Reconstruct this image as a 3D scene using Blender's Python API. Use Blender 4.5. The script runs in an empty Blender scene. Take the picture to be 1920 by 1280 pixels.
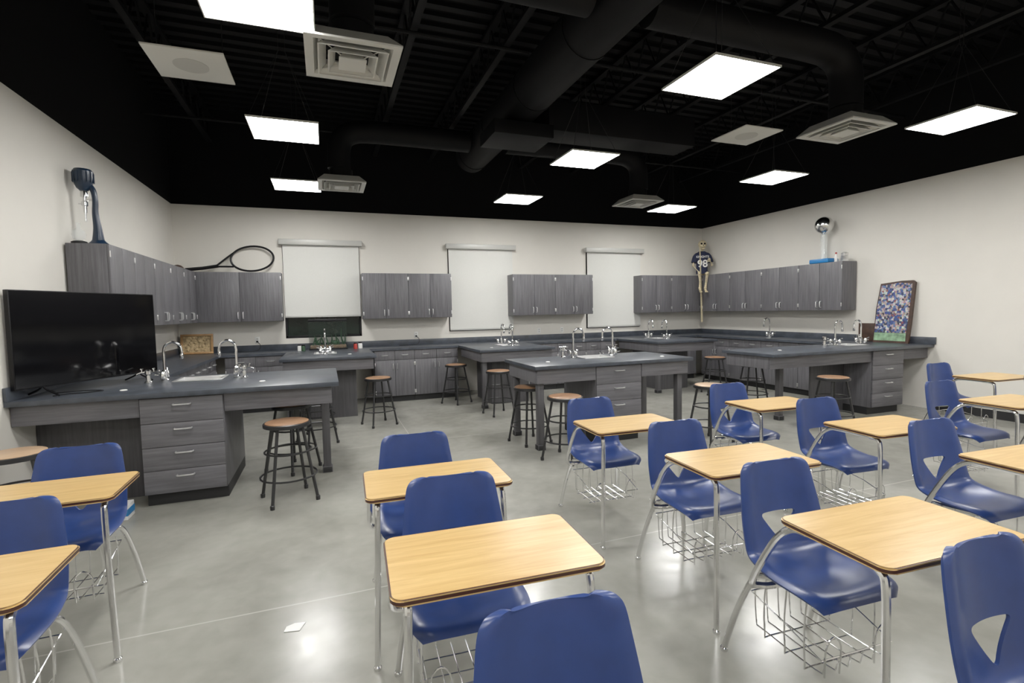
import bpy, bmesh, math, random
from mathutils import Vector, Matrix
random.seed(4)
SC=bpy.context.scene; COL=SC.collection
# ------------------------------------------------------------------ materials
def newmat(n):
    m=bpy.data.materials.new(n);m.use_nodes=True
    return m,m.node_tree,m.node_tree.nodes['Principled BSDF']
def setp(b,c,r,me=0,spec=None,**k):
    b.inputs['Base Color'].default_value=(*c,1);b.inputs['Roughness'].default_value=r;b.inputs['Metallic'].default_value=me
    if spec is not None:b.inputs['Specular IOR Level'].default_value=spec
    for q,v in k.items(): b.inputs[q.replace('_',' ')].default_value=v
def M(n,c,r=.5,me=0,spec=None,noise=0,ns=20,bump=0,**k):
    m,t,b=newmat(n);setp(b,c,r,me,spec,**k)
    if noise or bump:
        tc=t.nodes.new('ShaderNodeTexCoord');no=t.nodes.new('ShaderNodeTexNoise');no.inputs['Scale'].default_value=ns;no.inputs['Detail'].default_value=5
        t.links.new(tc.outputs['Object'],no.inputs['Vector'])
        if noise:
            cr=t.nodes.new('ShaderNodeValToRGB');cr.color_ramp.elements[0].position=.3;cr.color_ramp.elements[1].position=.7
            cr.color_ramp.elements[0].color=(*[x*(1-noise) for x in c],1);cr.color_ramp.elements[1].color=(*[min(1,x*(1+noise)) for x in c],1)
            t.links.new(no.outputs['Fac'],cr.inputs['Fac']);t.links.new(cr.outputs['Color'],b.inputs['Base Color'])
        if bump:
            bp=t.nodes.new('ShaderNodeBump');bp.inputs['Strength'].default_value=bump;bp.inputs['Distance'].default_value=.01
            t.links.new(no.outputs['Fac'],bp.inputs['Height']);t.links.new(bp.outputs['Normal'],b.inputs['Normal'])
    return m
def grain(n,c1,c2,sc,r=.45,wave=False,spec=.5):
    m,t,b=newmat(n);setp(b,c1,r,spec=spec)
    tc=t.nodes.new('ShaderNodeTexCoord');mp=t.nodes.new('ShaderNodeMapping');mp.inputs['Scale'].default_value=sc
    oi=t.nodes.new('ShaderNodeObjectInfo');ad=t.nodes.new('ShaderNodeVectorMath')
    t.links.new(tc.outputs['Object'],ad.inputs[0]);t.links.new(oi.outputs['Random'],ad.inputs[1])
    t.links.new(ad.outputs[0],mp.inputs['Vector'])
    no=t.nodes.new('ShaderNodeTexNoise');no.inputs['Scale'].default_value=1;no.inputs['Detail'].default_value=6;no.inputs['Roughness'].default_value=.65
    no.inputs['Distortion'].default_value=.8 if wave else .1
    t.links.new(mp.outputs['Vector'],no.inputs['Vector'])
    cr=t.nodes.new('ShaderNodeValToRGB');cr.color_ramp.elements[0].position=.32;cr.color_ramp.elements[1].position=.68
    cr.color_ramp.elements[0].color=(*c1,1);cr.color_ramp.elements[1].color=(*c2,1)
    t.links.new(no.outputs['Fac'],cr.inputs['Fac']);t.links.new(cr.outputs['Color'],b.inputs['Base Color'])
    return m
LAM=grain('gray_laminate',(.074,.072,.080),(.140,.136,.146),(45,45,2.2),.45)
LAMD=grain('dark_laminate',(.05,.048,.052),(.085,.082,.088),(40,40,2),.5)
LAMH=grain('gray_laminate_horizontal',(.074,.072,.080),(.140,.136,.146),(2.2,45,45),.45)
DESK=grain('maple_laminate',(.46,.285,.095),(.60,.41,.17),(3,38,10),.3,True)
SEATW=grain('stool_wood',(.20,.10,.05),(.31,.175,.095),(4,30,4),.4)
SEATT=grain('pale_stool_wood',(.40,.26,.16),(.50,.35,.22),(4,30,4),.4)
EDGE=M('brown_edge',(.05,.015,.009),.4)
TOP=M('slate_worktop',(.042,.049,.062),.35,noise=.35,ns=9)
KICK=M('black_kick',(.010,.010,.011),.6)
CHR=M('chrome',(.75,.75,.75),.16,1)
HND=M('satin_chrome',(.85,.85,.85),.32,.85)
STEEL=M('brushed_steel',(.80,.80,.80),.35,1)
BLACK=M('black_metal',(.012,.012,.013),.4)
BLK2=M('black_plastic',(.005,.005,.006),.4,spec=.25)
SCREEN=M('tv_glass',(.002,.002,.0025),.08,spec=.35)
BLUE=M('blue_plastic',(.016,.040,.160),.32,noise=.1,ns=14,bump=.04)
WALLM=M('painted_wall',(.67,.645,.59),.75,noise=.02,ns=3,bump=.03)
WBLK=M('black_paint',(.0025,.0025,.003),.9,spec=.15)
DUCTM=M('black_duct_paint',(.0035,.0035,.0042),.6,noise=.25,ns=3,spec=.15)
PANELW=M('white_enamel',(.56,.555,.52),.45)
SPKD=M('speaker_mesh',(.42,.415,.39),.6)
BLIND=M('roller_blind_fabric',(.64,.64,.605),.8,noise=.015,ns=60)
HEADB=M('aluminium_headbox',(.47,.47,.445),.45,.1)
WHITE=M('white_plastic',(.75,.75,.73),.4)
BONE=M('bone',(.60,.51,.33),.55,noise=.2,ns=30)
NAVY=M('navy_jersey',(.008,.012,.042),.8)
REDB=M('red_plastic',(.4,.03,.02),.4)
CYAN=M('cyan_enamel',(.01,.16,.42),.35)
DBLUE=M('dark_blue_enamel',(.007,.020,.044),.3)
BROWN=M('dark_brown_wood',(.045,.021,.012),.5,noise=.4,ns=12)
PINE=grain('honey_wood',(.30,.16,.06),(.42,.24,.1),(20,3,20),.5)
STONE=M('fossil_stone',(.38,.28,.15),.9,noise=.5,ns=28,bump=.8)
GREEN=M('plant_green',(.02,.06,.025),.6,noise=.4,ns=30)
def glassm(n,c,a=.25,r=.03):
    m,t,b=newmat(n);setp(b,c,r);b.inputs['Alpha'].default_value=a;return m
GLASS=glassm('clear_glass',(.8,.85,.85))
WGLASS=M('night_window_glass',(.008,.016,.012),.08,noise=.6,ns=4,spec=.3)
m,t,b=newmat('lamp_diffuser');setp(b,(1,1,1),.5);b.inputs['Emission Color'].default_value=(1,.99,.965,1);b.inputs['Emission Strength'].default_value=42;LAMP=m
# floor
m,t,b=newmat('polished_concrete');FLOOR=m;setp(b,(.25,.25,.21),.25,spec=.5)
tc=t.nodes.new('ShaderNodeTexCoord')
def noise(sc,det=6,dist=0):
    n=t.nodes.new('ShaderNodeTexNoise');n.inputs['Scale'].default_value=sc;n.inputs['Detail'].default_value=det;n.inputs['Distortion'].default_value=dist;t.links.new(tc.outputs['Object'],n.inputs['Vector']);return n
n1=noise(1.1,5,.5);n2=noise(9,8,.3)
mx=t.nodes.new('ShaderNodeMix');mx.data_type='FLOAT';mx.inputs[0].default_value=.25;t.links.new(n1.outputs['Fac'],mx.inputs[2]);t.links.new(n2.outputs['Fac'],mx.inputs[3])
cr=t.nodes.new('ShaderNodeValToRGB');cr.color_ramp.elements[0].position=.32;cr.color_ramp.elements[1].position=.68
cr.color_ramp.elements[0].color=(.20,.197,.168,1);cr.color_ramp.elements[1].color=(.325,.32,.285,1);t.links.new(mx.outputs[0],cr.inputs['Fac'])
sep=t.nodes.new('ShaderNodeSeparateXYZ');t.links.new(tc.outputs['Object'],sep.inputs[0])
def mth(op,a,bv=None):
    q=t.nodes.new('ShaderNodeMath');q.operation=op
    for i,x in enumerate((a,bv)):
        if x is None:continue
        if isinstance(x,(int,float)):q.inputs[i].default_value=x
        else:t.links.new(x,q.inputs[i])
    return q.outputs[0]
def joint(s,off,per):
    a=mth('ADD',s,-off+per*20+per/2);a=mth('MODULO',a,per);a=mth('SUBTRACT',a,per/2);a=mth('ABSOLUTE',a);return mth('LESS_THAN',a,.005)
j=mth('MAXIMUM',joint(sep.outputs[0],.9,3.05),joint(sep.outputs[1],2.75,3.05))
mj=t.nodes.new('ShaderNodeMix');mj.data_type='RGBA';t.links.new(mth('MULTIPLY',j,.65),mj.inputs[0]);t.links.new(cr.outputs['Color'],mj.inputs[6]);mj.inputs[7].default_value=(.46,.45,.40,1)
t.links.new(mj.outputs[2],b.inputs['Base Color'])
rr=t.nodes.new('ShaderNodeMapRange');rr.inputs[3].default_value=.13;rr.inputs[4].default_value=.30;t.links.new(n2.outputs['Fac'],rr.inputs[0]);t.links.new(rr.outputs[0],b.inputs['Roughness'])
bp=t.nodes.new('ShaderNodeBump');bp.inputs['Strength'].default_value=.04;bp.inputs['Distance'].default_value=.01;t.links.new(n1.outputs['Fac'],bp.inputs['Height']);t.links.new(bp.outputs['Normal'],b.inputs['Normal'])
# collage of snapshots
m,t,b=newmat('photo_collage');COLLAGE=m;setp(b,(.5,.5,.5),.4)
tc=t.nodes.new('ShaderNodeTexCoord');mp=t.nodes.new('ShaderNodeMapping');mp.inputs['Scale'].default_value=(36,1,30);mp.inputs['Rotation'].default_value=(0,.08,0)
t.links.new(tc.outputs['Object'],mp.inputs['Vector'])
vo=t.nodes.new('ShaderNodeTexVoronoi');vo.inputs['Scale'].default_value=1;vo.distance='CHEBYCHEV';vo.inputs['Randomness'].default_value=.8;t.links.new(mp.outputs['Vector'],vo.inputs['Vector'])
sp=t.nodes.new('ShaderNodeSeparateColor');t.links.new(vo.outputs['Color'],sp.inputs[0])
cr=t.nodes.new('ShaderNodeValToRGB');cr.color_ramp.interpolation='CONSTANT'
cs=[(0,(.03,.06,.20)),(.2,(.30,.22,.20)),(.33,(.42,.42,.42)),(.45,(.02,.03,.09)),(.58,(.08,.13,.27)),(.72,(.20,.06,.06)),(.76,(.34,.28,.26)),(.86,(.03,.03,.04)),(.96,(.5,.5,.47))]
cr.color_ramp.elements[0].color=(*cs[0][1],1);cr.color_ramp.elements[1].position=cs[1][0];cr.color_ramp.elements[1].color=(*cs[1][1],1)
for p_,c_ in cs[2:]:
    e=cr.color_ramp.elements.new(p_);e.color=(*c_,1)
t.links.new(sp.outputs[0],cr.inputs['Fac'])
n3=t.nodes.new('ShaderNodeTexNoise');n3.inputs['Scale'].default_value=70;t.links.new(tc.outputs['Object'],n3.inputs['Vector'])
mm=t.nodes.new('ShaderNodeMix');mm.data_type='RGBA';mm.blend_type='OVERLAY';mm.inputs[0].default_value=1;t.links.new(cr.outputs['Color'],mm.inputs[6]);t.links.new(n3.outputs['Color'],mm.inputs[7]);t.links.new(mm.outputs[2],b.inputs['Base Color'])
# ------------------------------------------------------------------ mesh helpers
def crom(P,n,closed=False):
    P=[Vector(p) for p in P];out=[];N=len(P)
    rng=range(N) if closed else range(N-1)
    for i in rng:
        if closed:p0,p1,p2,p3=P[i-1],P[i],P[(i+1)%N],P[(i+2)%N]
        else:p0,p1,p2,p3=P[max(i-1,0)],P[i],P[i+1],P[min(i+2,N-1)]
        for k in range(n):
            s=k/n;out.append(.5*((2*p1)+(p2-p0)*s+(2*p0-5*p1+4*p2-p3)*s*s+(3*p1-p0-3*p2+p3)*s**3))
    if not closed:out.append(P[-1])
    return out
class B:
    def __init__(s):s.bm=bmesh.new()
    def box(s,x0,x1,y0,y1,z0,z1,bev=0,mi=0):
        v=[s.bm.verts.new((x,y,z)) for x in(x0,x1) for y in(y0,y1) for z in(z0,z1)]
        fs=[s.bm.faces.new([v[i] for i in q]) for q in((0,1,3,2),(4,6,7,5),(0,4,5,1),(2,3,7,6),(0,2,6,4),(1,5,7,3))]
        for f in fs:f.material_index=mi
        if bev:
            es=list({e for f in fs for e in f.edges})
            bmesh.ops.bevel(s.bm,geom=es,offset=bev,segments=2,affect='EDGES',profile=.5)
        return s
    def tube(s,P,r,seg=8,n=0,closed=False,mi=0,rad=None):
        if n:
            if rad:
                R=crom([(q,0,0) for q in rad],n);rad=[q.x for q in R]
            P=crom(P,n,closed)
        else:P=[Vector(p) for p in P]
        N=len(P);rings=[];up=None
        for i in range(N):
            a=P[(i-1)%N] if closed or i>0 else P[i];c=P[(i+1)%N] if closed or i<N-1 else P[i]
            T=(c-a).normalized()
            if up is None:
                up=Vector((0,0,1)) if abs(T.z)<.9 else Vector((1,0,0))
            up=(up-T*up.dot(T)).normalized();W=T.cross(up);rr=rad[i] if rad else r
            rings.append([s.bm.verts.new(P[i]+(up*math.cos(2*math.pi*k/seg)+W*math.sin(2*math.pi*k/seg))*rr) for k in range(seg)])
        for i in range(N if closed else N-1):
            A,C=rings[i],rings[(i+1)%N]
            for k in range(seg):
                f=s.bm.faces.new((A[k],A[(k+1)%seg],C[(k+1)%seg],C[k]));f.material_index=mi
        if not closed:
            s.bm.faces.new(rings[0][::-1]).material_index=mi;s.bm.faces.new(rings[-1]).material_index=mi
        return s
    def lathe(s,prof,c=(0,0,0),seg=24,mi=0,ax='z',sx=1,sy=1):
        c=Vector(c);rings=[]
        for r,z in prof:
            ring=[]
            for k in range(seg):
                a=2*math.pi*k/seg;x,y=r*math.cos(a)*sx,r*math.sin(a)*sy
                p={'z':(x,y,z),'y':(x,z,y),'x':(z,x,y)}[ax]
                ring.append(s.bm.verts.new(c+Vector(p)))
            rings.append(ring)
        for A,C in zip(rings,rings[1:]):
            for k in range(seg):
                f=s.bm.faces.new((A[k],A[(k+1)%seg],C[(k+1)%seg],C[k]));f.material_index=mi
        s.bm.faces.new(rings[0][::-1]).material_index=mi;s.bm.faces.new(rings[-1]).material_index=mi
        return s
    def sph(s,c,r,seg=16,mi=0):
        if not isinstance(r,tuple):r=(r,r,r)
        n=seg//2;pr=[(max(math.sin(math.pi*i/n),.02),-math.cos(math.pi*i/n)) for i in range(n+1)]
        v0=len(s.bm.verts);s.lathe(pr,(0,0,0),seg,mi);s.bm.verts.ensure_lookup_table()
        for v in s.bm.verts[v0:]:v.co=Vector((v.co.x*r[0]+c[0],v.co.y*r[1]+c[1],v.co.z*r[2]+c[2]))
        return s
    def prism(s,poly,z0,z1,mi=0,mside=None):
        a=[s.bm.verts.new((x,y,z0)) for x,y in poly];c=[s.bm.verts.new((x,y,z1)) for x,y in poly];N=len(poly)
        s.bm.faces.new(a[::-1]).material_index=mi;s.bm.faces.new(c).material_index=mi
        for i in range(N):
            s.bm.faces.new((a[i],a[(i+1)%N],c[(i+1)%N],c[i])).material_index=mi if mside is None else mside
        return s
    def done(s,name,mats,parent=None,loc=(0,0,0),rot=0,ang=35,flat=False):
        bmesh.ops.recalc_face_normals(s.bm,faces=s.bm.faces[:])
        me=bpy.data.meshes.new(name);s.bm.to_mesh(me);s.bm.free()
        for m_ in (mats if isinstance(mats,(list,tuple)) else [mats]):me.materials.append(m_)
        if not flat:
            for p in me.polygons:p.use_smooth=True
            me.set_sharp_from_angle(angle=math.radians(ang))
        o=bpy.data.objects.new(name,me);COL.objects.link(o);o.location=loc
        if isinstance(rot,tuple):o.rotation_euler=rot
        else:o.rotation_euler=(0,0,rot)
        if parent:o.parent=parent
        return o
def rrect(x0,x1,y0,y1,r,n=5):
    out=[]
    for cx,cy,a0 in((x1-r,y1-r,0),(x0+r,y1-r,90),(x0+r,y0+r,180),(x1-r,y0+r,270)):
        for k in range(n+1):
            a=math.radians(a0+90*k/n);out.append((cx+r*math.cos(a),cy+r*math.sin(a)))
    return out
def root(name,label,cat,loc=(0,0,0),rot=0,group=None):
    o=bpy.data.objects.new(name,None);COL.objects.link(o);o.location=loc;o.rotation_euler=rot if isinstance(rot,tuple) else (0,0,rot);o.empty_display_size=.1
    return tag(o,label,cat,group)
def tag(o,label,cat,group=None):
    o['label']=label;o['category']=cat
    if group:o['group']=group
    return o
def dup(r,loc,rot=0,label=None):
    def cp(o,par):
        c=o.copy();COL.objects.link(c)
        if par:c.parent=par
        for ch in list(o.children):
            if ch is not c:cp(ch,c)
        return c
    src=list(r.children)
    n=r.copy();COL.objects.link(n);n.location=loc;n.rotation_euler=rot if isinstance(rot,tuple) else (0,0,rot)
    for ch in src:cp(ch,n)
    if label:n['label']=label
    return n
def apply_bool(o,cutter):
    md=o.modifiers.new('b','BOOLEAN');md.object=cutter;md.operation='DIFFERENCE';md.solver='EXACT'
    bpy.context.view_layer.update()
    dg=bpy.context.evaluated_depsgraph_get();me=bpy.data.meshes.new_from_object(o.evaluated_get(dg))
    o.modifiers.clear();o.data=me;bpy.data.objects.remove(cutter)
    for p in me.polygons:p.use_smooth=True
    me.set_sharp_from_angle(angle=math.radians(35))
def struct(o):o['kind']='structure';return o
D90=math.pi/2
# ------------------------------------------------------------------ room shell
XL,XR,YB,ZT,YF,ZC=-2.17,7.94,9.165,3.234,-3.0,4.7
struct(B().box(XL-.2,XR+.2,YF-.2,YB+.2,-.1,0).done('floor',FLOOR,flat=True))
struct(B().box(XL-.2,XR+.2,YF-.2,YB+.2,ZC,ZC+.1).done('ceiling',WBLK,flat=True))
def wall(n,x0,x1,y0,y1):
    struct(B().box(x0,x1,y0,y1,0,ZT,mi=0).box(x0,x1,y0,y1,ZT,ZC,mi=1).done(n,[WALLM,WBLK],flat=True))
wall('wall_left',XL-.15,XL,YF,YB);wall('wall_right',XR,XR+.15,YF,YB);wall('wall_front',XL-.15,XR+.15,YF-.15,YF)
wins=[(-.64,.58,1.10,2.70,1.46),(2.14,3.41,1.13,2.70,1.16),(5.01,6.30,1.10,2.70,1.13)]
w=B();xs=[XL-.15]
for a,c,z0,z1,_ in wins:
    w.box(xs[-1],a,YB,YB+.15,0,ZT);w.box(a,c,YB,YB+.15,0,z0);w.box(a,c,YB,YB+.15,z1,ZT);xs.append(c)
w.box(xs[-1],XR+.15,YB,YB+.15,0,ZT);w.box(XL-.15,XR+.15,YB,YB+.15,ZT,ZC,mi=1)
struct(w.done('wall_back',[WALLM,WBLK],flat=True))
for i,(a,c,z0,z1,zb) in enumerate(wins):
    g=B().box(a,c,YB+.09,YB+.10,z0,z1,mi=1)
    for q in((a,a+.035,z0,z1),(c-.035,c,z0,z1),(a,c,z0,z0+.04),(a,c,z1-.03,z1)):g.box(q[0],q[1],YB+.02,YB+.12,q[2],q[3],mi=0)
    struct(g.done('window_%d'%(i+1),[BLK2,WGLASS],flat=True))
    r=root('roller_blind','cream fabric roller blind lowered over the %s'%('window, dark glass below' if i==0 else 'whole window'),'blind',((a+c)/2,YB,zb),group='roller blinds on the back windows')
    W=(c-a)/2
    B().box(-W-.0+.01,W-.01,-.040,-.036,0,2.68-zb).done('fabric',BLIND,r,flat=True)
    B().box(-W+.01,W-.01,-.046,-.030,-.014,.016,bev=.003).done('bottom_bar',HEADB,r)
    B().box(-W-.045,W+.045,-.11,-.002,2.645-zb,2.735-zb,bev=.008).done('headbox',HEADB,r)
struct(B().box(XR-.012,XR,YF,4.5,0,.11).done('baseboard_right',KICK,flat=True))
struct(B().box(XL,XL+.012,YF,4.75,0,.11).done('baseboard_left',KICK,flat=True))
# ------------------------------------------------------------------ cabinets
def handle(parent,x,y,z,vert=True,L=.1):
    if vert:P=[(0,0,-L/2),(0,-.026,-L/2+.006),(0,-.03,0),(0,-.026,L/2-.006),(0,0,L/2)]
    else:P=[(-L/2,0,0),(-L/2+.006,-.026,0),(0,-.03,0),(L/2-.006,-.026,0),(L/2,0,0)]
    o=B().tube(P,.0065,6,n=3).done('handle',HND,parent,(x,y,z));o['label']='brushed chrome wire pull handle';return o
def hinge(parent,x,y,z):
    B().box(-.006,.006,-.008,.0,-.03,.03,bev=.002).done('hinge',STEEL,parent,(x,y,z))
G=.003
def wallcab(x,y,rot,w,h=.771,d=.32,nd=2,label=None,z=1.399):
    r=root('wall_cabinet',label or 'gray woodgrain wall cabinet with two doors and wire pulls','cabinet',(x,y,z),rot,'gray wall cabinets')
    B().box(0.001,w-.001,.02,d,0,h,bev=.001).done('body',LAM,r)
    dw=w/nd
    for i in range(nd):
        dr=B().box(G,dw-G,-.0,.019,G,h-G,bev=.0015).done('door',LAM,r,(i*dw,0,0))
        left=(i%2==0) if nd>1 else False
        handle(dr,dw-.035 if left else .035,0,.10)
    for i in range(0,nd,2):
        for zz in(.09,h-.09):
            hinge(r,i*dw+.008,0,zz)
            if nd>1:hinge(r,(i+2)*dw-.008,0,zz)
    return r
def basecab(x,y,rot,w,d=.58,kind='doors'):
    r=root('base_cabinet','gray woodgrain base cabinet with drawers above two doors','cabinet',(x,y,0),rot,'gray base cabinets')
    fronts(r,0,0,w,d,kind);return r
def fronts(r,x,y,w,d,kind,H=.868):
    B().box(x+.002,x+w-.002,y+.07,y+d,0,.10).done('kick',KICK,r)
    B().box(x+.001,x+w-.001,y+.02,y+d,.10,H,bev=.001).done('body',LAM,r)
    if kind=='doors':
        dw=w/2
        for i in(0,1):
            dr=B().box(G,dw-G,0,.019,.712,H-.008,bev=.0015).done('drawer',LAM,r,(x+i*dw,y,0));handle(dr,dw/2,0,.79,False)
            dd=B().box(G,dw-G,0,.019,.105,.706,bev=.0015).done('door',LAM,r,(x+i*dw,y,0));handle(dd,dw-.035 if i==0 else .035,0,.60)
        for xx in(.008,w-.008):
            for zz in(.17,.64):hinge(r,x+xx,y,zz)
    else:
        zs=[.105,.29,.475,.665,H-.006]
        for a,c in zip(zs,zs[1:]):
            dr=B().box(G,w-G,0,.019,a+G/2,c-G,bev=.0015).done('drawer',LAMH,r,(x,y,0));handle(dr,w/2,0,(a+c)/2+.045,False,.12)
yb=YB-.34
for a,c in((-1.84,-.65),):wallcab(a,yb,0,c-a)
for a,c in((.59,1.355),(1.355,2.12),(3.29,4.16),(4.16,4.98),(6.12,6.86),(6.86,7.60)):wallcab(a,yb,0,c-a)
for i in range(5):
    wallcab(XL+.34,5.605+i*.64,D90,.64)
for i in range(4):
    wallcab(XR-.34,5.63+(i+1)*.78,-D90,.78)
o=B().box(XL,XL+.328,8.81,YB,1.399,2.17,bev=.001).done('corner_cabinet',LAM);tag(o,'gray woodgrain blind corner wall cabinet','cabinet')
o=B().box(XR-.318,XR,8.753,YB,1.399,2.17,bev=.001).box(7.602,XR-.318,8.83,YB,1.399,2.17).done('corner_cabinet',LAM);tag(o,'gray woodgrain blind corner wall cabinet','cabinet')
BY=YB-.66
RY=5.36
for a,c in((-1.45,-.62),(.72,1.38),(1.38,2.13),(3.45,4.05),(4.05,4.65),(4.65,5.3),(6.62,7.25)):basecab(a,BY+.02,0,c-a)
for i in range(4):basecab(XL+.62,5.80+i*.66,D90,.66)
for i in range(4):basecab(XR-.62,5.40+(i+1)*.76,-D90,.76)
wt=B().prism([(XL+.002,5.755),(XL+.66,5.755),(XL+.66,BY-.0),(XR-.66,BY),(XR-.66,RY),(XR-.002,RY),(XR-.002,YB-.002),(XL+.002,YB-.002)],.872,.91).done('worktop',TOP)
tag(wt,'continuous slate blue laminate worktop around the walls','worktop')
bs=B().box(XL+.002,XL+.022,4.56,YB-.002,.91,1.01,bev=.002).box(XR-.022,XR-.002,4.50,YB-.002,.91,1.01,bev=.002).box(XL+.022,XR-.022,YB-.022,YB-.002,.91,1.01,bev=.002).done('backsplash',TOP,wt)
# ------------------------------------------------------------------ lab tables
def leg(r,x,y):
    o=B().box(-.035,.035,-.035,.035,.05,.87,bev=.004).box(-.045,.045,-.045,.045,.0,.06,bev=.006,mi=1).done('leg',[LAMD,KICK],r,(x,y,0))
def labtable(name,label,x0,x1,y0,y1,cab,aprons,legs,panels,sink):
    r=root(name,label,'lab table',((x0+x1)/2,y0,0));ox,oy=(x0+x1)/2,y0
    T=B().box(x0-ox,x1-ox,0,y1-oy,.872,.91,bev=.003).done('tabletop',TOP,r)
    if sink:
        sx,sy,sw,sd=sink
        cut=B().box(sx-sw/2+.02-ox,sx+sw/2-.02-ox,sy-sd/2+.02-oy,sy+sd/2-.02-oy,.80,1.0).done('cut',TOP,loc=(ox,oy,0));apply_bool(T,cut)
        s=root('sink','stainless steel drop-in sink set in the dark worktop','sink',(sx,sy,.91),group='stainless lab sinks')
        a,c=sw/2,sd/2
        rim=B()
        for q in((-a,a,-c,-c+.03),(-a,a,c-.03,c),(-a,-a+.03,-c+.03,c-.03),(a-.03,a,-c+.03,c-.03)):rim.box(*q,.0005,.008,bev=.002)
        rim.done('rim',STEEL,s)
        bb=B();i=a-.027;k=c-.027
        for q in((-i,i,-k,-k+.004,-.033,.004),(-i,i,k-.004,k,-.033,.004),(-i,-i+.004,-k,k,-.033,.004),(i-.004,i,-k,k,-.033,.004),(-i,i,-k,k,-.036,-.032)):bb.box(*q)
        bb.done('basin',STEEL,s,flat=True)
    if cab:
        fronts(r,cab[0]-ox,cab[2]-oy,cab[1]-cab[0],cab[3]-cab[2],cab[4])
    for q in aprons:B().box(q[0]-ox,q[1]-ox,q[2]-oy,q[3]-oy,.72,.871,bev=.001).done('apron',LAMH if (q[1]-q[0])>(q[3]-q[2]) else LAM,r)
    for q in panels:B().box(q[0]-ox,q[1]-ox,q[2]-oy,q[3]-oy,.0,.871,bev=.001).done('support_panel',LAMD,r)
    for q in legs:leg(r,q[0]-ox,q[1]-oy)
    return r
labtable('lab_peninsula','gray lab peninsula with drawers and open knee space, holding the television',XL+.002,.08,4.56,5.75,(-1.38,-.81,4.60,5.57,'drawers'),
  [(XL+.01,-1.385,4.62,4.64),(-.805,.02,4.62,4.64),(.0,.02,4.645,5.70),(-.805,-.005,5.68,5.70)],[(-.04,5.03)],[(XL+.003,-1.385,4.95,4.97)],(-1.12,5.42,.40,.34))
labtable('lab_peninsula','gray lab peninsula with drawers, holding the snapshot board',4.98,XR-.002,4.52,RY-.003,(6.79,7.40,4.58,5.25,'drawers'),
  [(5.02,6.785,4.60,4.62),(5.02,5.04,4.625,5.31),(7.405,XR-.01,4.60,4.62),(5.045,6.785,5.29,5.31)],[(5.5,4.90)],[(6.15,6.785,4.98,5.0),(7.405,XR-.003,4.98,5.0)],(7.0,5.08,.40,.34))
labtable('lab_island','free-standing gray lab island with slate top, sink and drawers',2.0,4.0,4.75,5.70,(2.74,3.32,4.80,5.60,'drawers'),
  [(2.04,2.735,4.80,4.82),(3.325,3.96,4.80,4.82),(2.04,2.06,4.825,5.65),(3.94,3.96,4.825,5.65),(2.065,3.935,5.63,5.65)],[(2.10,4.88),(2.10,5.58),(3.88,5.58),(3.88,4.88)],[],(3.03,5.38,.40,.34))
for (x0,x1,bx0,bx1,sx) in((-.60,.64,-.25,.38,-.03),(2.14,3.38,2.45,3.08,2.87),(5.32,6.60,5.65,6.28,5.93)):
    labtable('lab_peninsula','gray lab peninsula with slate top running out from the back counter',x0,x1,7.20,BY-.002,None,
      [(x0+.04,x1-.04,7.25,7.27),(x0+.04,x0+.06,7.275,BY-.01),(x1-.06,x1-.04,7.275,BY-.01)],[(x0+.10,7.34)] ,[(bx0,bx1,7.62,8.46)],(sx,8.05,.32,.40))
# faucets
def faucet():
    r=root('lab_faucet','chrome gooseneck lab faucet with lever taps','faucet',group='chrome gooseneck faucets')
    B().lathe([(.034,0),(.034,.010),(.025,.018),(.021,.06),(.024,.07),(.024,.09),(.015,.10)],seg=16).done('base',CHR,r)
    B().tube([(0,0,.05),(0,0,.20),(0,0,.27),(.018,0,.325),(.07,0,.352),(.125,0,.325),(.142,0,.27),(.142,0,.23)],.0115,8,n=5).lathe([(.0135,.195),(.016,.20),(.016,.235),(.012,.24)],c=(.142,0,0),seg=10).done('spout',CHR,r)
    for sgn in(-1,1):
        B().tube([(0,0,.04),(0,sgn*.06,.045)],.013,8).lathe([(.019,.02),(.022,.03),(.022,.075),(.014,.09)],c=(0,sgn*.065,0),seg=12).tube([(0,sgn*.065,.082),(-.01,sgn*.115,.105)],.008,6).tube([(-.03,sgn*.065,.06),(-.062,sgn*.065,.065)],.009,6).done('tap',CHR,r)
    return r
F0=faucet();F0.location=(-1.41,5.42,.911)
for x,y,a in((-.82,5.42,math.pi),(2.76,5.38,0),(3.30,5.38,math.pi),(6.74,5.08,0),(7.26,5.08,math.pi)):dup(F0,(x,y,.911),a)
for x in(-.03,2.87,5.93):
    dup(F0,(x,7.77,.911),D90);dup(F0,(x,8.33,.911),-D90)
dup(F0,(7.72,7.1,.911),math.pi)
def turret():
    r=root('gas_turret','small chrome gas turret with two nozzles on the worktop','gas tap',group='chrome gas turrets')
    B().lathe([(.032,0),(.032,.01),(.02,.02),(.018,.07),(.026,.08),(.026,.11),(.012,.12)],seg=16).done('base',CHR,r)
    for s in(-1,1):
        B().tube([(0,0,.095),(s*.05,0,.095),(s*.085,-.0,.08)],.009,8).tube([(s*.045,0,.095),(s*.045,0,.125)],.006,6).tube([(s*.045,-.022,.128),(s*.045,.022,.128)],.006,6).done('nozzle',CHR,r)
    return r
T0=turret();T0.location=(-1.50,5.28,.911)
for x,y in((-.74,5.28),(2.68,5.5),(3.40,5.5),(6.62,5.15),(7.38,5.2)):dup(T0,(x,y,.911),.6)
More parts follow.
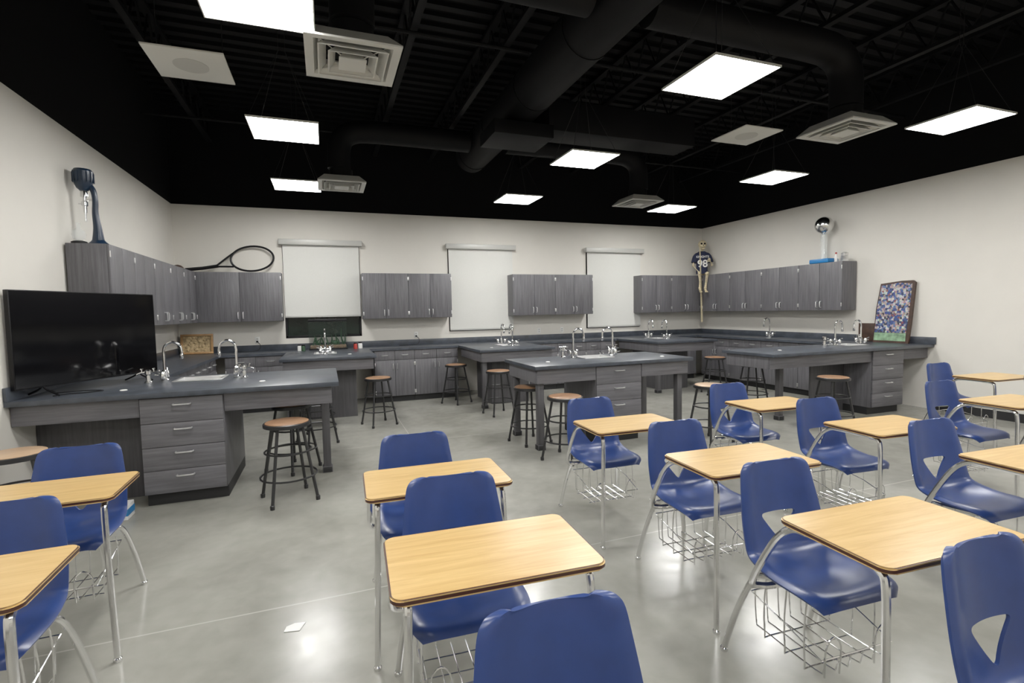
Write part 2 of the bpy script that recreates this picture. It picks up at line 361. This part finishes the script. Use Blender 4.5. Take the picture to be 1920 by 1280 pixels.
# ------------------------------------------------------------------ stools
def stool():
    r=root('stool','black metal lab stool with round wooden seat','stool',group='round lab stools')
    H=.62
    B().lathe([(.155,H-.004),(.163,H),(.163,H+.014),(.155,H+.018)],seg=32).done('seat',SEATW,r)
    B().lathe([(.17,H-.022),(.178,H-.018),(.178,H+.008),(.170,H+.012),(.1635,H+.008),(.1635,H-.005),(.15,H-.008)],seg=32).done('seat_rim',BLACK,r)
    for k in range(4):
        a=math.radians(45+90*k);c,s=math.cos(a),math.sin(a)
        B().tube([(c*.13,s*.13,H-.012),(c*.24,s*.24,.02)],.0125,8).lathe([(.017,0),(.018,.03),(.013,.035)],c=(c*.241,s*.241,0),seg=10).done('leg',BLACK,r)
    for z,R in((.20,.213),(.40,.174)):
        B().tube([(R*math.cos(q*math.pi/12),R*math.sin(q*math.pi/12),z) for q in range(24)],.008,6,closed=True).done('foot_ring',BLACK,r)
    return r
S=[(-.33,4.40),(.62,6.90),(2.30,6.85),(2.20,4.48),(2.12,5.23),(3.95,4.42),(1.96,8.0),(5.62,4.25),(5.92,5.75),(6.22,6.85),(-1.93,4.13),(-.35,5.25),(-.15,6.2),(-.15,6.9)]
S0=stool();S0.location=(*S[0],0);S0.rotation_euler=(0,0,.3)
for i,(x,y) in enumerate(S[1:]):
    n_=dup(S0,(x,y,0),random.uniform(0,1.5))
    if i in(4,9):
        n_['label']='black metal lab stool with pale tan round seat'
        for ch in n_.children:
            if ch.name.split('.')[0]=='seat':
                ch.data=ch.data.copy();ch.data.materials[0]=SEATT
# ------------------------------------------------------------------ chair-desks
def shell():
    # (y, z, half width, side wrap)
    PR=[(.044,.812,.118,.030),(.043,.808,.148,.038),(.041,.798,.168,.045),(.037,.775,.181,.050),(.026,.715,.191,.052),(.003,.60,.206,.055),(-.020,.505,.210,.055),
        (-.045,.457,.212,.052),(-.095,.432,.217,.048),(-.19,.422,.222,.040),(-.29,.430,.221,.030),(-.345,.434,.214,.020),(-.378,.428,.200,.012),(-.398,.405,.175,.008)]
    P=crom([(a,c,0) for a,c,_,_ in PR],4);WK=crom([(wd,k,0) for _,_,wd,k in PR],4)
    bm=bmesh.new();nt=23;rows=[]
    for i,p in enumerate(P):
        T=(P[min(i+1,len(P)-1)]-P[max(i-1,0)]).normalized()
        ny,nz=T.y,-T.x
        row=[]
        for k in range(nt):
            t_=-1+2*k/(nt-1)
            off=WK[i].y*t_*t_-(.022*(max(0,abs(t_)-.75)/.25)**2)
            row.append(bm.verts.new((WK[i].x*t_,p.x+ny*off,p.y+nz*off)))
        rows.append(row)
    for A,C in zip(rows,rows[1:]):
        for k in range(nt-1):bm.faces.new((A[k],A[k+1],C[k+1],C[k]))
    bmesh.ops.recalc_face_normals(bm,faces=bm.faces[:])
    me=bpy.data.meshes.new('seat_shell');bm.to_mesh(me);bm.free();me.materials.append(BLUE)
    o=bpy.data.objects.new('seat_shell',me);COL.objects.link(o)
    md=o.modifiers.new('s','SOLIDIFY');md.thickness=.009;md.offset=0
    tri=[(-.098,.605),(.098,.605),(0,.478)];poly=[]
    for i in range(3):
        p=Vector(tri[i]);a=(Vector(tri[i-1])-p).normalized();c=(Vector(tri[(i+1)%3])-p).normalized();d=.027
        for k in range(6):
            s=k/5;poly.append((p+a*d)*(1-s)**2+p*2*s*(1-s)+(p+c*d)*s*s)
    cb=B();A=[cb.bm.verts.new((q.x,-.3,q.y)) for q in poly];C=[cb.bm.verts.new((q.x,.2,q.y)) for q in poly]
    cb.bm.faces.new(A);cb.bm.faces.new(C[::-1])
    for i in range(len(poly)):cb.bm.faces.new((A[i],A[i-1],C[i-1],C[i]))
    cut=cb.done('cut',BLUE)
    apply_bool(o,cut);return o
def chairdesk():
    r=root('student_desk','school desk with maple top joined to blue plastic chair','desk',group='student chair desks')
    sh=shell();sh.parent=r
    dk=B();poly=rrect(-.29,.35,-.69,-.29,.035)
    dk.prism(poly,.712,.73,mi=1)
    bmesh.ops.bevel(dk.bm,geom=[e for e in dk.bm.edges if abs(e.verts[0].co.z-e.verts[1].co.z)<1e-5],offset=.004,segments=2,affect='EDGES')
    dk.prism(rrect(-.285,.345,-.685,-.295,.032),.7295,.7312,mi=0)
    dk.done('desktop',[DESK,EDGE],r)
    t_=.0125
    def lg(name,P,foot):
        q=B().tube(P,t_,10,n=5);q.lathe([(.015,0),(.0165,.004),(.0165,.014),(.012,.02)],c=(foot[0],foot[1],0),seg=12);q.done(name,CHR,r)
    lg('front_leg',[(-.265,-.68,.012),(-.25,-.66,.40),(-.243,-.65,.64),(-.24,-.63,.69),(-.235,-.58,.698),(-.23,-.46,.698)],(-.265,-.68))
    lg('front_leg',[(.330,-.68,.012),(.315,-.66,.40),(.308,-.65,.64),(.305,-.63,.69),(.30,-.58,.698),(.295,-.46,.698)],(.330,-.68))
    lg('rear_leg',[(-.14,-.32,.408),(-.15,-.20,.400),(-.165,-.11,.395),(-.19,-.07,.36),(-.215,-.01,.2),(-.235,.04,.012)],(-.235,.04))
    lg('rear_leg',[(.14,-.32,.408),(.15,-.20,.400),(.165,-.11,.395),(.19,-.07,.36),(.215,-.01,.2),(.235,.04,.012)],(.235,.04))
    B().tube([(-.235,-.58,.698),(-.24,-.38,.698),(-.248,-.31,.685),(-.255,-.25,.62),(-.26,-.17,.47),(-.255,-.14,.40),(-.225,-.14,.385),(-.15,-.16,.385),(.15,-.16,.385)],.0135,10,n=6).tube([(-.15,-.29,.396),(.15,-.29,.396)],.010,8).done('support_tube',CHR,r)
    bk=B();w=.0028
    def yy(v):return v*.88-.0
    for x in(-.15,-.09,-.03,.03,.09,.15):
        bk.tube([(x,yy(-.05),.30),(x,yy(-.06),.17),(x,yy(-.10),.155),(x,yy(-.38),.155),(x,yy(-.42),.17),(x,yy(-.43),.22)],w,5,n=2)
    for y in(-.12,-.22,-.31):
        bk.tube([(-.165,y,.40),(-.175,y,.30),(-.17,y,.16),(-.14,y,.148),(.14,y,.148),(.17,y,.16),(.175,y,.30),(.165,y,.40)],w*1.2,5,n=2)
    bk.tube([(-.17,yy(-.05),.30),(.17,yy(-.05),.30),(.175,yy(-.25),.27),(.17,yy(-.43),.22),(-.17,yy(-.43),.22),(-.175,yy(-.25),.27)],w*1.2,5,closed=True)
    for sx in(-.12,.12):
        bk.tube([(sx-.035,yy(-.43),.155),(sx-.035,yy(-.435),.26),(sx,yy(-.435),.30),(sx+.035,yy(-.435),.26),(sx+.035,yy(-.43),.155)],w*1.2,5,n=4)
    bk.done('book_basket',CHR,r)
    return r
C0=chairdesk();C0.location=(.455,1.985,0)
C0.rotation_euler=(0,0,math.radians(-3))
for x,y,a in((.435,2.77,-2),(1.85,3.34,-2),(1.92,2.43,-3),(1.80,1.61,-3),(3.28,3.45,-4),(3.30,2.61,-4),(3.24,1.84,-3),(4.92,2.74,-3),(6.38,3.58,-3),(6.13,2.64,-3),(4.88,1.9,-2),(.46,1.0,-3),(1.70,.82,0),(-1.25,3.25,1),(-1.16,2.36,1)):
    dup(C0,(x,y,0),math.radians(a))
# ------------------------------------------------------------------ television
tv=root('television','large black flat television on splayed feet on the worktop','television',(-1.83,5.15,.911),math.atan2(5.70-4.60,-1.54+2.12))
B().box(-.62,.62,-.004,.035,.07,.80,bev=.004).box(-.40,.40,.035,.06,.10,.5,bev=.008).done('bezel',BLK2,tv)
B().box(-.612,.612,-.0055,-.0038,.083,.793).done('screen',SCREEN,tv,flat=True)
for sx in(-.42,.42):
    B().tube([(sx,-.13,.009),(sx,-.03,.05),(sx,.01,.075),(sx,.05,.05),(sx,.15,.009)],.008,6,n=4).done('foot',BLK2,tv)
tag(B().tube([(-1.95,4.72,.917),(-1.9,4.8,.917),(-1.78,4.82,.917),(-1.7,4.9,.917),(-1.85,4.95,.917),(-2.0,4.9,.917),(-2.05,5.0,.917),(-2.12,5.1,.917)],.004,6,n=5).done('coiled_cable',BLK2),'loose black cable coiled on the worktop below the television','cable')
# ------------------------------------------------------------------ ceiling fixtures
def light():
    r=root('ceiling_light','square white light panel hanging on thin wires','light',group='suspended light panels')
    f_=B()
    for q in((-.305,.305,-.305,-.297),(-.305,.305,.297,.305),(-.305,-.297,-.297,.297),(.297,.305,-.297,.297)):f_.box(*q,0,.012)
    f_.box(-.305,.305,-.305,.305,.012,.016);f_.done('frame',PANELW,r,flat=True)
    B().box(-.297,.297,-.297,.297,.001,.008).done('diffuser',LAMP,r,flat=True)
    wq=B()
    for sx in(-1,1):
        for sy in(-1,1):wq.tube([(sx*.28,sy*.28,.016),(sx*.03,0,.75),(sx*.03,0,1.44)],.0025,4)
    wq.done('suspension_wire',BLACK,r)
    return r
L0=light();L0.location=(-.30,3.20,3.25)
for x in(-.30,2.93,5.88):
    for y in(7.57,5.38,3.20,1.0,-1.2):
        if (x,y)!=(-.30,3.20):dup(L0,(x,y,3.25))
def diffuser():
    r=root('air_diffuser','white square stepped ceiling air diffuser','air vent',group='square air diffusers')
    q=B()
    def ring(a,b_,z0,z1):
        o=[q.bm.verts.new((sx*a,sy*a,z0)) for sx,sy in((-1,-1),(1,-1),(1,1),(-1,1))];i=[q.bm.verts.new((sx*b_,sy*b_,z1)) for sx,sy in((-1,-1),(1,-1),(1,1),(-1,1))]
        for k in range(4):q.bm.faces.new((o[k],o[(k+1)%4],i[(k+1)%4],i[k]))
    ring(.305,.30,0,0);ring(.305,.305,0,.012);ring(.305,.22,.012,.10);ring(.30,.25,0,.004);ring(.25,.22,.004,.055)
    ring(.225,.17,-.012,.045);ring(.225,.215,-.012,-.012);ring(.16,.11,-.018,.04);ring(.16,.15,-.018,-.018)
    q.box(-.09,.09,-.09,.09,-.02,-.014);ring(.09,.06,-.014,.03)
    for sx,sy in((-1,-1),(1,1),(-1,1),(1,-1)):q.tube([(sx*.06,sy*.06,0),(sx*.25,sy*.25,.03)],.004,4)
    q.done('louver',PANELW,r,flat=True)
    B().lathe([(.15,.06),(.15,.22)],seg=24).done('neck',DUCTM,r)
    return r
V0=diffuser();V0.location=(.24,3.75,3.23)
for x,y in((.27,7.36),(4.99,3.70),(4.95,7.25)):dup(V0,(x,y,3.23))
for x,y in((-.82,4.19),(4.16,4.15)):
    r=root('ceiling_speaker','flat pale gray square ceiling speaker panel','speaker',(x,y,3.25),group='flat ceiling speaker panels')
    B().box(-.24,.24,-.24,.24,0,.012,bev=.002).done('panel',PANELW,r)
    B().lathe([(.11,-.002),(.11,.0)],seg=32).done('grille',SPKD,r)
    B().tube([(-.2,0,.012),(-.2,0,1.4)],.003,4).tube([(.2,0,.012),(.2,0,1.4)],.003,4).done('suspension_wire',BLACK,r)
def duct(P,r,label,n=6):
    o=B().tube(P,r,24,n=n)
    o=o.done('ventilation_duct',DUCTM);return tag(o,label,'duct',None)
DX=2.36
dm=B().tube([(DX,-2.9,4.05),(DX,8.2,4.05)],.26,28)
for k in range(9):
    y=-2+k*1.25;dm.tube([(DX,y-.02,4.05),(DX,y+.02,4.05)],.268,28)
tag(dm.done('ventilation_duct',DUCTM),'large round black ventilation duct running under the roof','duct')
for y in(3.71,7.36):
    duct([(DX-.275,y,4.0),(1.6,y,4.0),(.75,y,4.0),(.42,y,3.96),(.27,y,3.8),(.245,y,3.46)],.15,'black round branch duct curving down to an air diffuser')
    y2=y-.02 if y<5 else y-.10
    duct([(DX+.275,y2,4.0),(3.4,y2,4.0),(4.45,y2,4.0),(4.8,y2,3.96),(4.96,y2,3.8),(4.98,y2,3.46)],.15,'black round branch duct curving down to an air diffuser')
o=B().box(2.72,4.9,5.80,6.25,3.72,4.1,bev=.01).box(1.95,2.72,5.75,6.35,3.60,3.765,bev=.01).box(2.66,2.72,5.75,6.35,3.765,4.1).done('duct_box',DUCTM);tag(o,'black rectangular air handling box beside the round duct','duct')
def joist():
    q=B();y0,y1=YF+.02,YB-.02
    for z,w_ in((4.62,.04),(4.22,.035)):
        q.box(-w_,w_,y0,y1,z-.02,z+.02)
    n=30
    for i in range(n):
        a=y0+(y1-y0)*i/n;c=y0+(y1-y0)*(i+1)/n;m_=(a+c)/2
        q.tube([(0,a,4.62),(0,m_,4.22)],.012,5).tube([(0,m_,4.22),(0,c,4.62)],.012,5)
    return q
j0=tag(joist().done('roof_joist',DUCTM,loc=(-1.6,0,0)),'black open-web steel roof joist','joist','steel roof joists')
for x in(.9,1.85,3.6,4.7,6.2,7.3):
    c=j0.copy();COL.objects.link(c);c.location.x=x
db=B();y=YF+.1
while y<YB-.1:
    db.box(XL+.01,XR-.01,y,y+.09,4.655,4.699);y+=.2
tag(db.done('roof_decking',DUCTM,flat=True),'black corrugated metal roof decking','roof deck')
for y in(2.2,5.0,8.0):
    for a,c in((XL+.0,DX-.27),(DX+.27,XR-.0)):
        tag(B().tube([(a,y,4.17),(c,y,4.17)],.02,8).done('sprinkler_pipe',DUCTM),'thin black pipe crossing below the roof joists','pipe','black ceiling pipes')
# ------------------------------------------------------------------ things on cabinets
rk=root('tennis_racket','giant black tennis racket leaning on the wall above cabinets','racket',(-1.07,9.03,2.172),(math.radians(-8),0,0))
cx,cz,rx,rz=0,.235,.31,.20
el=[(rx*math.cos(a)*math.cos(.12)-rz*math.sin(a)*math.sin(.12),0,cz+rx*math.cos(a)*math.sin(.12)+rz*math.sin(a)*math.cos(.12)) for a in[2*math.pi*k/40 for k in range(40)]]
B().tube(el,.016,8,closed=True).done('frame',BLK2,rk)
B().tube([(-.22,0,.36),(-.34,0,.26),(-.50,0,.12)],.014,8,n=4).tube([(-.27,0,.10),(-.38,0,.10),(-.50,0,.10)],.014,8,n=4).done('throat',BLK2,rk)
B().tube([(-.48,0,.11),(-.7,0,.07),(-.93,0,.045)],.026,10).done('handle',BLK2,rk)
cp=root('baseball_cap','small worn brown cap lying on the cabinet top','cap',(-2.06,8.86,2.171),.4)
B().lathe([(.085,0),(.088,.03),(.075,.07),(.045,.095),(.01,.105)],seg=20).done('crown',BROWN,cp)
B().lathe([(.06,.004),(.075,.006),(.06,.012)],c=(.07,-.05,0),seg=16,sx=1.1).done('brim',BROWN,cp)
ms=root('projection_microscope','dark blue enamel optical stand with ribbed lamp head','instrument',(-1.97,5.80,2.172))
B().lathe([(.085,0),(.088,.012),(.06,.035),(.035,.07)],seg=28,sx=1.0,sy=.9).done('base',DBLUE,ms)
B().tube([(0,0,.03),(.0,0,.16),(-.01,0,.30),(-.005,0,.42),(-.02,0,.52),(-.07,0,.575)],.03,12,n=5,rad=[.05,.034,.026,.024,.024,.022]).done('arm',DBLUE,ms)
hd=B().lathe([(.03,.50),(.055,.525),(.068,.56),(.076,.60),(.078,.675),(.064,.695),(.02,.70)],c=(-.085,0,0),seg=28)
for k in range(14):
    a=2*math.pi*k/14;hx,hy=-.085+.078*math.cos(a),.078*math.sin(a);hd.box(hx-.004,hx+.004,hy-.004,hy+.004,.575,.665)
hd.done('lamp_head',DBLUE,ms)
B().lathe([(.014,.30),(.016,.36),(.026,.365),(.026,.40),(.015,.41),(.015,.44),(.03,.445),(.03,.475),(.022,.505)],c=(-.085,0,0),seg=18).tube([(-.085,0,.32),(-.085,0,.22)],.007,8).tube([(-.085,0,.42),(-.01,0,.42)],.010,8).tube([(-.085,-.01,.38),(-.13,-.01,.38)],.006,6).done('lens_tube',CHR,ms)
fl=root('glass_flask','round clear glass flask on a small black base','flask',(-2.08,5.70,2.172))
B().lathe([(.06,0),(.06,.02),(.035,.03)],seg=20).done('base',BLK2,fl)
B().lathe([(.02,.03),(.045,.05),(.055,.085),(.04,.125),(.015,.14),(.013,.19)],seg=20).done('bulb',GLASS,fl)
# skeleton with jersey
sk=root('skeleton','small model skeleton in navy jersey seated with legs dangling','skeleton',(7.60,8.76,2.172),math.radians(-30))
bn=B()
def bone(p,q,r):
    p,q=Vector(p),Vector(q);bn.tube([p,p.lerp(q,.12),p.lerp(q,.5),p.lerp(q,.88),q],r,8,n=3,rad=[r*1.7,r*1.1,r*.8,r*1.1,r*1.7]);bn.sph(p,r*1.9,10);bn.sph(q,r*1.9,10)
bn.tube([(0,.05,.02),(0,.045,.25),(0,.03,.45),(0,.01,.55)],.022,8,n=4)
bn.sph((0,.04,.045),(.10,.05,.045),14)
for s in(-1,1):
    kx=.095 if s<0 else .065
    bone((s*.06,.02,.04),(s*kx,-.20,.03),.017);bone((s*(kx-.014),-.20,.02),(s*.055-.03,-.17,-.28),.013);bone((s*(kx+.016),-.20,.02),(s*.055-.01+.0,-.17,-.28),.009)
    fx=s*.055-.02
    bn.tube([(fx,-.14,-.30),(fx,-.19,-.325),(fx,-.26,-.35)],.018,8,n=3,rad=[.022,.024,.016]);bn.sph((s*kx,-.215,.03),.028,10)
    for k in range(5):bn.tube([(fx+(k-2)*.010,-.24,-.345),(fx+(k-2)*.013,-.295,-.37)],.006,5)
    bone((s*.15,.02,.42),(s*.19,-.03,.21),.013)
bone((-.19,-.03,.21),(-.09,-.12,.06),.010);bone((.19,-.03,.21),(.11,-.15,.33),.010)
for hx,hy,hz,dx in((-.09,-.12,.06,.3),(.11,-.15,.33,-.3)):
    bn.sph((hx,hy,hz),(.026,.016,.022),8)
    for k in range(5):bn.tube([(hx+(k-2)*.010,hy,hz),(hx+(k-2)*.015+dx*.03,hy-.02,hz-.035),(hx+(k-2)*.016+dx*.06,hy-.015,hz-.065)],.005,5)
bn.done('bones',BONE,sk)
skl=B().sph((0,0,.66),(.085,.10,.085),20)
skl.sph((0,-.07,.62),(.058,.04,.045),14).box(-.042,.042,-.108,-.04,.545,.572,bev=.01).box(-.036,.036,-.112,-.06,.578,.598,bev=.003)
for s in(-1,1):skl.sph((s*.06,-.055,.63),(.018,.038,.015),10).sph((s*.03,-.082,.69),(.028,.018,.012),10)
skl.done('skull',BONE,sk)
dkk=B()
for s in(-1,1):dkk.sph((s*.032,-.100,.660),(.021,.014,.020),12)
dkk.sph((0,-.110,.625),(.010,.008,.014),8).box(-.034,.034,-.1135,-.108,.5725,.577).done('socket',BLK2,sk)
jr=B().lathe([(.115,.03),(.12,.06),(.115,.2),(.122,.33),(.128,.42),(.11,.48),(.06,.51),(.05,.505)],c=(0,.03,0),seg=28,sy=.55)
for s in(-1,1):jr.tube([(s*.09,.03,.44),(s*.14,.01,.39),(s*.17,-.01,.27)],.05,14,n=3,rad=[.052,.054,.058])
jr.done('jersey',NAVY,sk)
def text(body,size,parent,loc,rot,mat,name='lettering',ext=.001):
    cu=bpy.data.curves.new(name,'FONT');cu.body=body;cu.size=size;cu.align_x='CENTER';cu.extrude=ext;cu.offset=size*.02
    o=bpy.data.objects.new('tmp',cu);COL.objects.link(o);bpy.context.view_layer.update()
    me=bpy.data.meshes.new_from_object(o.evaluated_get(bpy.context.evaluated_depsgraph_get()));bpy.data.objects.remove(o)
    me.materials.clear();me.materials.append(mat)
    o=bpy.data.objects.new(name,me);COL.objects.link(o);o.parent=parent;o.location=loc;o.rotation_euler=rot;return o
text('KNIGHTS',.062,sk,(0,-.046,.37),(D90,0,0),WHITE);text('98',.21,sk,(0,-.042,.175),(D90,0,0),WHITE,ext=.0015)
vg=root('static_generator','chrome ball on clear column with blue base','instrument',(7.74,6.06,2.172))
B().box(-.12,.12,-.17,.17,.0,.07,bev=.012).done('base',CYAN,vg)
B().lathe([(.05,.07),(.052,.09),(.05,.10),(.05,.50)],seg=24).done('column',GLASS,vg)
B().tube([(0,0,.07),(0,0,.5)],.02,8).done('belt',WHITE,vg)
B().lathe([(.03,.47)]+[(.14*math.sin(a),.62-.14*math.cos(a)) for a in[.3+k*.2 for k in range(15)]],seg=32).done('dome',CHR,vg)
rd=root('metal_canister','small ribbed silver canister standing on the cabinet','canister',(7.74,5.70,2.172))
B().lathe([(.05,0),(.052,.02),(.046,.03),(.052,.05),(.046,.06),(.052,.08),(.046,.09),(.05,.12)],seg=24).done('can',STEEL,rd);B().lathe([(.052,.12),(.045,.135),(.01,.15)],seg=24).done('lid',STEEL,rd)
bt=root('small_bottle','small red and white bottle on the cabinet','bottle',(7.74,5.845,2.172))
B().lathe([(.022,0),(.024,.08),(.012,.11),(.012,.13)],seg=16).done('bottle_body',WHITE,bt);B().lathe([(.014,.13),(.014,.155)],seg=12).done('cap',REDB,bt)
# snapshot board
def vprism(poly,y0,y1,mat,name,par):
    q=B();A=[q.bm.verts.new((x,y0,z)) for x,z in poly];C=[q.bm.verts.new((x,y1,z)) for x,z in poly]
    q.bm.faces.new(A);q.bm.faces.new(C[::-1])
    for i in range(len(poly)):q.bm.faces.new((A[i],A[i-1],C[i-1],C[i]))
    o=q.done(name,mat,par,flat=True);o.rotation_euler=(math.radians(-5),0,0);return o
pb=root('snapshot_board','leaning dark wood board covered with small colour snapshots','board',(7.81,5.04,.911),-D90)
K=.80
def sc(P):return [(x*K,z) for x,z in P]
vprism(sc([(-.30,0),(.32,0),(.34,.30),(.36,.88),(.32,.91),(.12,.91),(-.24,.88),(-.29,.5)]),0,.03,BROWN,'backing',pb)
vprism(sc([(-.28,.15),(.27,.15),(.29,.35),(.31,.86),(.10,.885),(-.22,.85),(-.27,.5)]),-.004,0,COLLAGE,'snapshots',pb)
vprism(sc([(-.285,.03),(.27,.03),(.27,.145),(-.28,.145)]),-.004,0,M('green_print',(.20,.33,.20),.5,noise=.5,ns=14),'caption_strip',pb)
wb=tag(B().box(-.02,.0,-.12,.12,0,.28,bev=.004).done('wooden_plaque',BROWN,loc=(7.91,5.44,.912)),'small dark brown wooden plaque leaning by the board','plaque')
fb=root('fossil_frame','framed tan fossil relief leaning against the back wall','frame',(-1.90,9.02,.911),(math.radians(-8),0,0))
q=B()
for k in((-.22,.22,0,.03),(-.22,.22,.28,.31),(-.22,-.19,.03,.28),(.19,.22,.03,.28)):q.box(k[0],k[1],-.03,.01,k[2],k[3],bev=.003)
q.done('frame',PINE,fb)
q=B().box(-.19,.19,-.005,.008,.03,.28)
for k in range(16):
    q.sph((random.uniform(-.16,.16),-.006,random.uniform(.06,.25)),(random.uniform(.015,.035),.012,random.uniform(.012,.03)),10)
q.done('relief',STONE,fb)
aq=root('aquarium','small aquarium with black lid and green plants by the window','aquarium',(.02,8.93,.911))
B().box(-.30,.30,-.13,.13,.46,.50,bev=.005).done('lid',BLK2,aq)
B().box(-.30,.30,-.13,.13,0,.02,bev=.003).done('base',BLK2,aq)
B().box(-.295,.295,-.125,.125,.02,.46).done('tank',glassm('tank_glass',(.03,.05,.04),.2),aq,flat=True)
B().box(-.28,.28,-.11,.11,.021,.07,bev=.01).done('gravel',M('gravel',(.2,.14,.09),.9,noise=.6,ns=80),aq)
q=B()
for k in range(14):
    x,y=random.uniform(-.26,.26),random.uniform(-.08,.08);h=random.uniform(.12,.28);q.tube([(x,y,.06),(x+random.uniform(-.03,.03),y,.06+h*.5),(x+random.uniform(-.06,.06),y,.06+h)],.008,5,n=3,rad=[.01,.012,.003])
q.sph((.1,0,.10),(.06,.04,.05),10);q.done('plants',GREEN,aq)
for x,y,c,s in((.44,8.72,REDB,.03),(-.42,8.75,WHITE,.03),(-.36,8.68,GREEN,.03),(.52,8.8,WHITE,.035)):
    r=root('food_jar','small jar of fish food beside the aquarium','jar',(x,y,.911),group='small jars by the aquarium')
    B().lathe([(s,0),(s,.07),(s*.8,.085)],seg=16).done('jar_body',c,r);B().lathe([(s*.85,.085),(s*.85,.105)],seg=16).done('lid',BLK2,r)
for x in(-1.07,1.52,3.95,4.45):
    r=root('wall_outlet','white wall power outlet plate','outlet',(x,YB,1.09),group='white wall outlets')
    B().box(-.035,.035,-.007,0,-.055,.055,bev=.003).done('plate',WHITE,r)
    q=B()
    for z in(-.02,.02):q.box(-.014,.014,-.0085,-.0068,z-.012,z+.012)
    q.done('socket',HEADB,r)
    if x<3:
        r['label']='white wall power outlet with black cord plugged in'
        B().box(-.015,.015,-.035,-.009,-.035,-.008,bev=.004).tube([(.0,-.03,-.02),(.05,-.06,-.09),(.0,-.09,-.165),(-.2,-.15,-.173),(-.32,-.1,-.173)],.005,6,n=4).done('plug_cord',BLK2,r)
for x,y in((-.55,4.9),(-1.55,4.85),(2.3,5.1),(3.75,5.0),(5.5,4.9),(.3,7.6),(2.45,7.6)):
    o=B().lathe([(.025,0),(.025,.004),(.02,.007)],seg=20).done('outlet_cap',WHITE,loc=(x,y,.911));tag(o,'round white outlet cap on the worktop','outlet cap','worktop outlet caps')
o=B().prism([(-.045,-.02),(.025,-.035),(.05,.025),(.0,.035),(-.035,.02)],.001,.003).done('paper_scrap',WHITE,loc=(-.2,2.54,0),flat=True);tag(o,'torn scrap of white paper on the concrete floor','paper')
bx=tag(B().box(-.10,.10,-.07,.07,0,.11,bev=.004).box(-.101,.101,-.071,.071,.03,.08,mi=1).done('tissue_box',[WHITE,CYAN],loc=(-1.53,4.47,0)),'white and blue cardboard box on the floor by the cabinet','box')
tag(B().lathe([(.05,0),(.055,.02),(.05,.05),(.02,.055)],seg=20).box(-.09,.09,-.05,.05,.05,.09,bev=.006).tube([(0,0,.09),(0,0,.9)],.006,6).done('motion_sensor',SPKD,loc=(-.0,4.55,3.75)),'small gray motion sensor hanging under the roof','sensor')
# ------------------------------------------------------------------ camera, world
cam=bpy.data.cameras.new('camera');co=bpy.data.objects.new('camera',cam);COL.objects.link(co)
y_,p_,r_=map(math.radians,(-20.216,3.491,-1.104))
fw=Vector((-math.sin(y_)*math.cos(p_),math.cos(y_)*math.cos(p_),-math.sin(p_)));rt=Vector((math.cos(y_),math.sin(y_),0));up=rt.cross(fw)
R=rt*math.cos(r_)+up*math.sin(r_);U=-rt*math.sin(r_)+up*math.cos(r_)
mw=Matrix((R,U,-fw)).transposed().to_4x4();mw.translation=Vector((0,0,1.49));co.matrix_world=mw
cam.sensor_width=36;cam.lens=942.8/1920*36;cam.clip_start=.05;SC.camera=co
w=bpy.data.worlds.new('world');SC.world=w;w.use_nodes=True;w.node_tree.nodes['Background'].inputs[0].default_value=(.02,.02,.025,1)
SC.view_settings.view_transform='Standard';SC.view_settings.look='None';SC.view_settings.gamma=1.12
